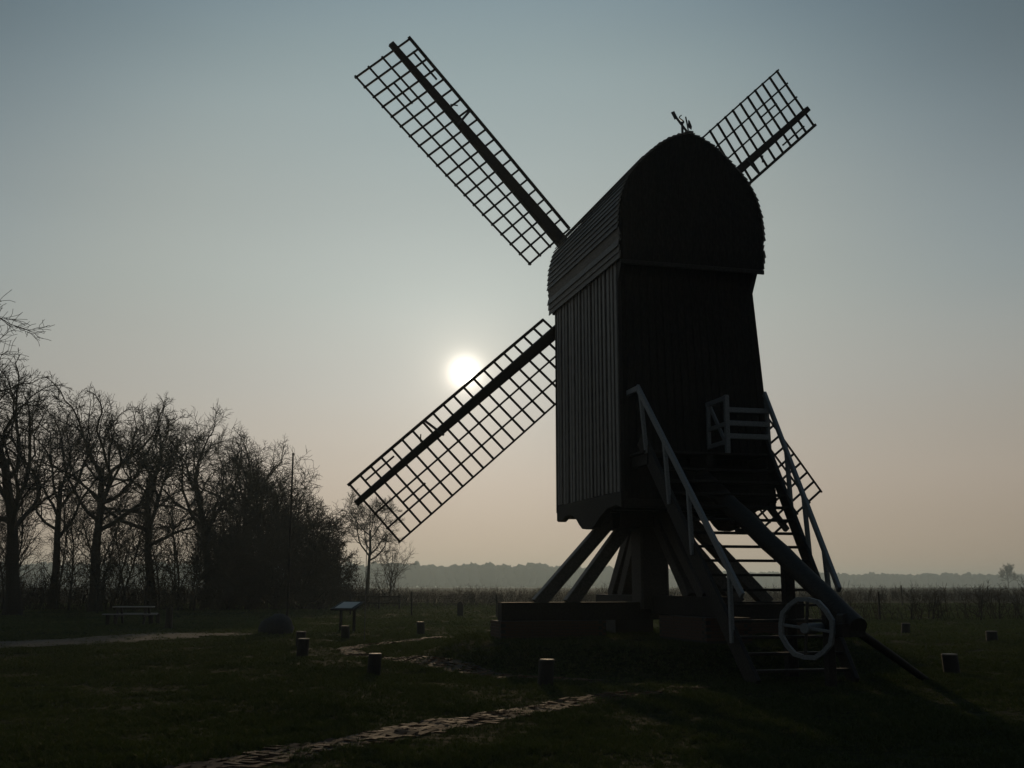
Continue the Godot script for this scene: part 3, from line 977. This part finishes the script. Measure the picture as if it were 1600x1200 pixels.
func brush(called: String, label: String, pts: Array, height: float, per_m: float, width: float, mat_: Material, seed_: int, leafy := 0.0) -> void:
	# a belt of bare stems and twigs
	rng.seed = seed_
	var mb := MB.new()
	for s in pts.size() - 1:
		var a: Vector2 = pts[s]
		var b: Vector2 = pts[s + 1]
		var k := int(a.distance_to(b) * per_m)
		for i in k:
			var p := a.lerp(b, rng.randf()) + Vector2(rng.randfn(), rng.randfn()) * width * 0.4
			var h := height * rng.randf_range(0.45, 1.1) * (1.0 + 0.35 * noise.get_noise_2d(p.x * 8.0, p.y * 3.0))
			var o := Vector3(p.x, ground_y(p.x, -p.y) - 0.02, -p.y)
			var line := wander(o, Vector3.UP + Vector3(rng.randfn(), 0, rng.randfn()) * 0.35, h, 3, 0.16, 0.05)
			mb.tube(line, PackedFloat32Array([0.018, 0.014, 0.010, 0.006]), 3, false)
			for j in 5:
				var f := rng.randf_range(0.25, 0.98) * 3.0
				var q := line[int(f)].lerp(line[int(f) + 1], f - int(f))
				mb.tube(wander(q, Vector3(rng.randfn(), 0.7 + rng.randf(), rng.randfn()), h * rng.randf_range(0.15, 0.4), 2, 0.2, 0.05), PackedFloat32Array([0.010, 0.008, 0.006]), 3, false)
				if rng.randf() < leafy:
					for l in 5:
						var c := q + Vector3(rng.randfn(), rng.randfn(), rng.randfn()) * 0.16
						var d := Vector3(rng.randfn(), rng.randfn(), rng.randfn()).normalized() * 0.09
						var e := d.cross(Vector3(rng.randfn(), rng.randfn(), rng.randfn())).normalized() * 0.05
						mb.blade(c - d, c + e, c + d, e.cross(d).normalized())
	tag(obj(called, mb, mat_), label, "", "", "stuff")

func build_undergrowth() -> void:
	brush("undergrowth", "low dark brushwood under the bare trees at the left", [Vector2(-46, 80), Vector2(-28, 80), Vector2(-20, 80), Vector2(-11.5, 83)], 3.0, 46.0, 4.0, M.scrub, 301, 0.45)
	brush("hedge_scrub", "brown scrub belt along the field in front of the hazy woods", [Vector2(-20, 118), Vector2(10, 126), Vector2(50, 132), Vector2(95, 135)], 1.65, 26.0, 4.0, M.scrub, 302, 0.25)
	brush("field_scrub", "sparse row of thin bare stems along the right field edge", [Vector2(14.5, 57), Vector2(22, 57), Vector2(36, 59)], 1.55, 13.0, 2.0, M.scrub, 304, 0.0)
	brush("dry_reeds", "dry brown stalks on the field left of the mill", [Vector2(-13, 92), Vector2(0, 98), Vector2(16, 100)], 1.25, 22.0, 3.5, M.scrub, 303, 0.1)

func build_far_woods() -> void:
	rng.seed = 401
	var f := FastNoiseLite.new()
	f.seed = 5
	f.frequency = 0.22
	var mb := MB.new()
	for row in 3:
		var px := -260.0
		while px < 1860.0:
			var u := px / 1600.0
			var dist := lerpf(1450.0, 2000.0, smoothstep(0.45, 0.9, u)) + row * 60.0 + rng.randf_range(-15, 15)
			var tall := lerpf(28.0, 20.5, smoothstep(0.45, 0.9, u)) + 3.0 * noise.get_noise_1d(px * 0.9) + (2.5 if row == 1 else 0.0)
			tall *= rng.randf_range(0.88, 1.06)
			var c := Vector3((px - 800.0) / 1713.0 * dist, 0, -dist)
			var rw := tall * rng.randf_range(0.32, 0.5)
			lump(mb, c + Vector3(0, tall * 0.53, 0), rw, tall * 0.49, f)
			px += rw * rng.randf_range(0.7, 1.15) / dist * 1713.0
	tag(obj("distant_woods", mb, M.far_tree), "long hazy grey-blue line of woods along the horizon", "", "", "stuff")

func lump(mb: MB, c: Vector3, rw: float, rh: float, f: FastNoiseLite) -> void:
	var base := mb.v.size()
	var nu := 14
	var nv := 9
	for j in nv + 1:
		var b := PI * j / nv
		for i in nu:
			var a := TAU * i / nu
			var d := Vector3(sin(b) * cos(a), cos(b), sin(b) * sin(a))
			var k := 1.0 + 0.34 * f.get_noise_3dv(c + d * rw) + rng.randf_range(-0.10, 0.10)
			mb.v.append(c + Vector3(d.x * rw, d.y * rh, d.z * rw) * k)
			mb.n.append(d)
	for j in nv:
		for i in nu:
			var p := base + j * nu + i
			var q := base + j * nu + (i + 1) % nu
			mb.ix.append_array(PackedInt32Array([p, p + nu, q, q, p + nu, q + nu]))

# ---------------------------------------------------------------- small things
func on_ground(x: float, z: float) -> Vector3:
	return Vector3(x, ground_y(x, -z), -z)

func build_bollards() -> void:
	rng.seed = 501
	var spots := [
		[0.57, 19.55, 0.43, 0.135, "short round timber bollard nearest the camera before the mill mound"],
		[-2.70, 22.05, 0.42, 0.132, "short timber bollard standing at the bend of the brick path"],
		[-5.09, 27.32, 0.45, 0.14, "front one of the two bollards lined up near the boulder"],
		[-6.04, 32.17, 0.44, 0.14, "rear one of the two bollards lined up near the boulder"],
		[-5.38, 36.37, 0.42, 0.14, "short bollard directly in front of the information board"],
		[-3.21, 39.67, 0.46, 0.14, "short bollard at the far end of the brick path"],
		[14.27, 40.73, 0.36, 0.155, "squat bollard in the grass right of the tail pole"],
		[14.99, 35.12, 0.30, 0.17, "lowest squat bollard at the right edge of the meadow"],
		[8.53, 21.90, 0.38, 0.15, "squat bollard beside the foot of the anchor spar"]]
	for q in spots:
		var o := holder("bollard", self, on_ground(q[0], q[1]))
		tag(o, q[4], "bollard", "short timber bollards round the mill")
		var mb := MB.new()
		var r: float = q[3]
		var h: float = q[2]
		var t := Vector3(rng.randf_range(-0.02, 0.02), 0, rng.randf_range(-0.02, 0.02))
		mb.tube(PackedVector3Array([Vector3(0, -0.1, 0), Vector3(0, h * 0.5, 0) + t, Vector3(0, h - 0.012, 0) + t * 2]), PackedFloat32Array([r * 1.03, r, r * 0.98]), 18)
		obj("post", mb, M.bollard, o)
		mb = MB.new()
		mb.tube(PackedVector3Array([Vector3(0, h - 0.02, 0) + t * 2, Vector3(0, h - 0.006, 0) + t * 2, Vector3(0, h, 0) + t * 2]), PackedFloat32Array([r * 1.0, r * 1.0, r * 0.93]), 18)
		obj("top", mb, M.end_grain, o)

func build_small_things() -> void:
	# information board
	var b := holder("information_board", self, on_ground(-6.15, 41.9), deg_to_rad(-32.0))
	tag(b, "sloping information board with a pale sheet on two dark posts", "information board")
	var mb: MB
	for x in [-0.32, 0.32]:
		mb = MB.new()
		mb.bar(Vector3(x, -0.05, 0), Vector3(x, 0.92, 0), 0.09, 0.09, Vector3(0, 0, 1), 0.008)
		obj("leg", mb, M.dark_timber, b)
	var tl := Basis(Vector3.RIGHT, deg_to_rad(22.0))
	mb = MB.new()
	mb.bar(Vector3(-0.56, 0.95, 0), Vector3(0.56, 0.95, 0), 0.74, 0.06, tl * Vector3.UP, 0.01)
	obj("panel", mb, M.dark_timber, b)
	mb = MB.new()
	mb.bar(Vector3(-0.40, 0.95, 0) + tl * Vector3(0, 0.036, 0), Vector3(0.40, 0.95, 0) + tl * Vector3(0, 0.036, 0), 0.56, 0.008, tl * Vector3.UP)
	obj("sheet", mb, M.sheet, b)
	# flagpole
	var f := holder("flagpole", self, on_ground(-8.75, 43.6))
	tag(f, "tall thin bare flagpole behind the boulder", "flagpole")
	mb = MB.new()
	mb.tube(PackedVector3Array([Vector3(0, -0.1, 0), Vector3(0, 3.4, 0), Vector3(0.0, 6.85, 0)]), PackedFloat32Array([0.055, 0.045, 0.032]), 12)
	obj("pole", mb, M.dark_timber, f)
	mb = MB.new()
	mb.tube(PackedVector3Array([Vector3(0, 6.85, 0), Vector3(0, 6.9, 0), Vector3(0, 6.95, 0)]), PackedFloat32Array([0.035, 0.05, 0.02]), 10)
	obj("finial", mb, M.dark_timber, f)
	var th := MB.new()
	th.tube(PackedVector3Array([Vector3(0, -0.1, 0), Vector3(0, 1.8, 0), Vector3(0, 3.7, 0)]), PackedFloat32Array([0.014, 0.012, 0.009]), 8)
	var tp := obj("thin_pole", th, M.iron)
	tp.position = on_ground(-4.62, 35.2)
	tag(tp, "very thin upright rod standing near the curve of the brick path", "rod")
	# boulder
	rng.seed = 502
	var fn := FastNoiseLite.new()
	fn.seed = 9
	fn.frequency = 0.9
	mb = MB.new()
	var nu := 28
	var nv := 16
	for j in nv + 1:
		var bb := PI * j / nv
		for i in nu:
			var a := TAU * i / nu
			var d := Vector3(sin(bb) * cos(a), cos(bb), sin(bb) * sin(a))
			var k := 1.0 + 0.16 * fn.get_noise_3dv(d * 1.3) + 0.05 * fn.get_noise_3dv(d * 5.0)
			mb.v.append(Vector3(d.x * 0.62, d.y * 0.60 + 0.08, d.z * 0.5) * k)
			mb.n.append(d)
	for j in nv:
		for i in nu:
			var p := j * nu + i
			var q := j * nu + (i + 1) % nu
			mb.ix.append_array(PackedInt32Array([p, p + nu, q, q, p + nu, q + nu]))
	var bo := obj("boulder", mb, M.stone)
	bo.position = on_ground(-8.45, 40.3)
	tag(bo, "large rounded grey boulder in the grass before the flagpole", "boulder")
	# marker stone
	mb = MB.new()
	var sh := PackedVector3Array([Vector3(-0.17, -0.05, 0), Vector3(0.17, -0.05, 0), Vector3(0.17, 0.68, 0), Vector3(0.12, 0.79, 0), Vector3(0.0, 0.84, 0), Vector3(-0.12, 0.79, 0), Vector3(-0.17, 0.68, 0)])
	mb.prism(sh, Vector3(0, 0, -0.16))
	var ms := obj("marker_stone", mb, M.stone)
	ms.position = on_ground(-2.95, 63.7)
	tag(ms, "upright round-topped marker stone in the far grass left of the mill", "marker stone")
	# picnic table
	var t := holder("picnic_table", self, on_ground(-16.9, 50.0), deg_to_rad(6.0))
	tag(t, "weathered wooden picnic table with two benches beyond the sandy track", "picnic table")
	for i in 4:
		mb = MB.new()
		mb.bar(Vector3(-0.85, 0.76, -0.27 + 0.18 * i), Vector3(0.85, 0.76, -0.27 + 0.18 * i), 0.17, 0.045, Vector3.UP, 0.006)
		obj("table_plank", mb, M.silvered, t)
	for z in [-0.78, -0.62, 0.62, 0.78]:
		mb = MB.new()
		mb.bar(Vector3(-1.15 if z > 0 else -0.9, 0.45, z), Vector3(1.15 if z > 0 else 0.9, 0.45, z), 0.15, 0.045, Vector3.UP, 0.006)
		obj("bench_plank", mb, M.silvered, t)
	for x in [-0.6, 0.6]:
		for s in [-1, 1]:
			mb = MB.new()
			mb.bar(Vector3(x, -0.05, s * 0.72), Vector3(x, 0.74, s * 0.26), 0.09, 0.12, Vector3(0, 0, 1), 0.008)
			obj("leg", mb, M.dark_timber, t)
		mb = MB.new()
		mb.bar(Vector3(x, 0.39, -0.84), Vector3(x, 0.39, 0.84), 0.08, 0.09, Vector3.UP, 0.008)
		obj("bench_bearer", mb, M.dark_timber, t)
		for s in [-1, 1]:
			mb = MB.new()
			mb.bar(Vector3(x * 1.55, -0.05, s * 0.70), Vector3(x * 1.55, 0.43, s * 0.70), 0.16, 0.1, Vector3(0, 0, 1), 0.008)
			obj("bench_leg", mb, M.dark_timber, t)
	var sp := MB.new()
	sp.tube(PackedVector3Array([Vector3(0, -0.1, 0), Vector3(0, 0.4, 0), Vector3(0.0, 0.8, 0), Vector3(0, 0.84, 0)]), PackedFloat32Array([0.16, 0.14, 0.135, 0.11]), 12)
	var spo := obj("stout_post", sp, M.bollard)
	spo.position = on_ground(-13.95, 45.6)
	tag(spo, "stout dark timber post right of the picnic table", "post")
	# fence posts in the meadow behind the mill
	var fp := [[-5.71, 63.7, 1.38, "tall thin fence post in the field behind the path end"], [-0.87, 63.7, 1.22, "thin fence post just left of the brick pier"], [18.24, 55.56, 1.42, "thin fence post in the scrub right of the stairs"], [33.5, 96.0, 1.75, "far thin fence post standing up against the woods at the right"], [-9.6, 66.5, 1.2, "thin fence post beside the rail fence"], [5.0, 60.8, 1.25, "thin fence post seen between the trestle bars"], [27.5, 56.5, 1.25, "thin fence post among the bare shrubs at the right"]]
	for q in fp:
		mb = MB.new()
		mb.bar(Vector3(0, -0.1, 0), Vector3(rng.randf_range(-0.03, 0.03), q[2], 0), 0.09, 0.09, Vector3(0, 0, 1), 0.01)
		var o := obj("fence_post", mb, M.bollard)
		o.position = on_ground(q[0], q[1])
		tag(o, q[3], "fence post", "thin fence posts in the meadow")
	# low rail fence by the lone tree
	var rf := holder("rail_fence", self, on_ground(-13.0, 84.0), deg_to_rad(-14.0))
	tag(rf, "low grey rail fence at the right foot of the thicket", "fence")
	for i in 4:
		mb = MB.new()
		mb.bar(Vector3(i * 1.6, -0.05, 0), Vector3(i * 1.6, 1.05, 0), 0.12, 0.12, Vector3(0, 0, 1), 0.01)
		obj("post", mb, M.bollard, rf)
	for h in [0.45, 0.92]:
		mb = MB.new()
		mb.bar(Vector3(-0.1, h, 0.08), Vector3(4.9, h, 0.08), 0.05, 0.11, Vector3.UP, 0.008)
		obj("rail", mb, M.bollard, rf)
	# molehill-like clod beside the tall fence post
	# bare young shrubs on the right
	var sh2 := [[19.6, 55.0, 1.7], [21.4, 57.0, 1.5], [23.2, 55.5, 1.9], [24.6, 56.5, 1.6], [26.1, 55.0, 2.0], [27.9, 57.5, 1.7], [29.3, 55.2, 2.0], [30.8, 56.5, 1.7], [17.0, 56.5, 1.2], [22.3, 60.0, 1.6], [25.4, 61.0, 1.8], [28.6, 61.5, 1.9], [32.4, 58.0, 1.9]]
	var wh := ["just right of the thin fence post", "second from the thin fence post", "third right of the fence post, tall", "amid the right row, shorter", "in the middle of the right row, tall", "right of the tall middle shrub", "near the right edge, forked", "at the right picture edge", "left of the thin fence post, lowest", "in the back row, left one", "in the back row, middle one", "in the back row, right one", "beyond the right picture edge"]
	for i in sh2.size():
		var h: float = sh2[i][2]
		tree("bare_shrub", "bare young shrub " + wh[i], "bare shrubs along the right field edge", sh2[i][0], sh2[i][1], {levels = 3, rad = 0.035, min = 0.006, count = [7, 4, 3], len = [h * 0.72, h * 0.40, h * 0.2, h * 0.11], start = [0.06, 0.15, 0.15], angle = [42.0, 40.0, 40.0], gnarl = [0.1, 0.14, 0.2, 0.2], lift = [0.02, 0.12, 0.08, 0.05]}, 600 + i)

# ---------------------------------------------------------------- sky
func sky_color(d: Vector3, sun: Vector3) -> Color:
	var e := rad_to_deg(asin(clampf(d.y, -1.0, 1.0)))
	var g := rad_to_deg(acos(clampf(d.dot(sun), -1.0, 1.0)))
	var b := 0.08 + 0.507 * exp(-g / 40.0)
	b *= 1.0 + 0.035 * noise.get_noise_3d(d.x * 26.0, d.y * 120.0, d.z * 26.0)
	b *= 1.0 - 0.13 * (1.0 - smoothstep(0.0, 6.0, e))
	b *= 1.0 - 0.25 * smoothstep(12.0, 36.0, e) - 0.34 * smoothstep(10.0, 27.0, e) * smoothstep(15.0, 33.0, g)
	var stops := [[-1.0, 1.24, 0.965, 0.66], [1.6, 1.21, 0.965, 0.72], [5.0, 1.15, 0.978, 0.795], [10.0, 1.03, 1.0, 0.90], [15.0, 0.95, 1.02, 0.95], [20.0, 0.918, 1.025, 0.99], [27.0, 0.835, 1.04, 1.075], [40.0, 0.70, 1.05, 1.32], [91.0, 0.62, 1.05, 1.5]]
	var c := Vector3.ONE
	for i in 8:
		if e <= stops[i + 1][0]:
			var t: float = (e - stops[i][0]) / (stops[i + 1][0] - stops[i][0])
			c = Vector3(stops[i][1], stops[i][2], stops[i][3]).lerp(Vector3(stops[i + 1][1], stops[i + 1][2], stops[i + 1][3]), t)
			break
	c = c.lerp(c * Vector3(0.93, 1.0, 1.10), smoothstep(16.0, 30.0, g) * smoothstep(8.0, 18.0, e))
	c *= b
	c += Vector3(1.0, 0.86, 0.66) * (0.11 * exp(-g / 3.0) + 0.45 * exp(-g / 0.9))
	c += Vector3(1.0, 0.92, 0.80) * 1.2 * exp(-pow(g / 0.75, 2.0))
	c += Vector3(1.0, 0.96, 0.9) * 14.0 * (1.0 - smoothstep(0.28, 0.52, g))
	return Color(c.x, c.y, c.z)

func build_sky(env: Environment) -> void:
	var sun := SUN_DIR.normalized()
	var W := 2048
	var H := 1024
	var data := PackedFloat32Array()
	data.resize(W * H * 3)
	for j in H:
		var el := PI * (0.5 - (j + 0.5) / H)
		if j >= H / 2 + 8:
			el = 0.0
		var ce := cos(el)
		var se := sin(el)
		if j >= H / 2 + 8:
			for i in W:
				var k := (j * W + i) * 3
				data[k] = 0.10; data[k + 1] = 0.095; data[k + 2] = 0.085
			continue
		var step := 4 if el > 0.6 else 1
		for i in range(0, W, step):
			var az := TAU * (i + step * 0.5) / W
			var c := sky_color(Vector3(sin(az) * ce, se, -cos(az) * ce), sun)
			for q in step:
				var k := (j * W + i + q) * 3
				data[k] = c.r; data[k + 1] = c.g; data[k + 2] = c.b
	var im := Image.create_from_data(W, H, false, Image.FORMAT_RGBF, data.to_byte_array())
	var m := PanoramaSkyMaterial.new()
	m.panorama = ImageTexture.create_from_image(im)
	var s := Sky.new()
	s.sky_material = m
	env.background_mode = Environment.BG_SKY
	env.sky = s
	env.background_energy_multiplier = 1.0

func _ready() -> void:
	noise.seed = 3
	noise.frequency = 0.06
	noise.fractal_octaves = 3
	# camera
	var cam := Camera3D.new()
	cam.name = "camera"
	add_child(cam)
	cam.position = Vector3(0, EYE, 0)
	cam.rotation.x = atan2(315.5, 1713.0)
	cam.fov = rad_to_deg(2.0 * atan(600.0 / 1713.0))
	cam.near = 0.1
	cam.far = 6000.0
	cam.current = true
	# sky, air and exposure
	var env := Environment.new()
	build_sky(env)
	env.tonemap_mode = Environment.TONE_MAPPER_LINEAR
	env.tonemap_exposure = 1.0
	env.volumetric_fog_enabled = true
	env.volumetric_fog_density = 0.00039
	env.volumetric_fog_albedo = Color(0.82, 0.91, 0.95)
	env.volumetric_fog_anisotropy = 0.5
	env.sdfgi_enabled = true
	env.ssao_enabled = true
	env.ssil_enabled = true
	var we := WorldEnvironment.new()
	we.name = "world_environment"
	we.environment = env
	add_child(we)
	# sun
	var sun := DirectionalLight3D.new()
	sun.name = "sun"
	add_child(sun)
	sun.look_at_from_position(Vector3.ZERO, -SUN_DIR, Vector3.UP)
	sun.light_energy = 0.30
	sun.light_color = Color(1.0, 0.87, 0.70)
	sun.light_angular_distance = 0.6
	sun.shadow_enabled = true

	rng.seed = 7
	make_materials()
	build_ground()
	build_paths()
	build_piers()
	build_windmill()
	build_far_woods()
	build_trees()
	build_undergrowth()
	build_small_things()
	build_bollards()
	build_grass()
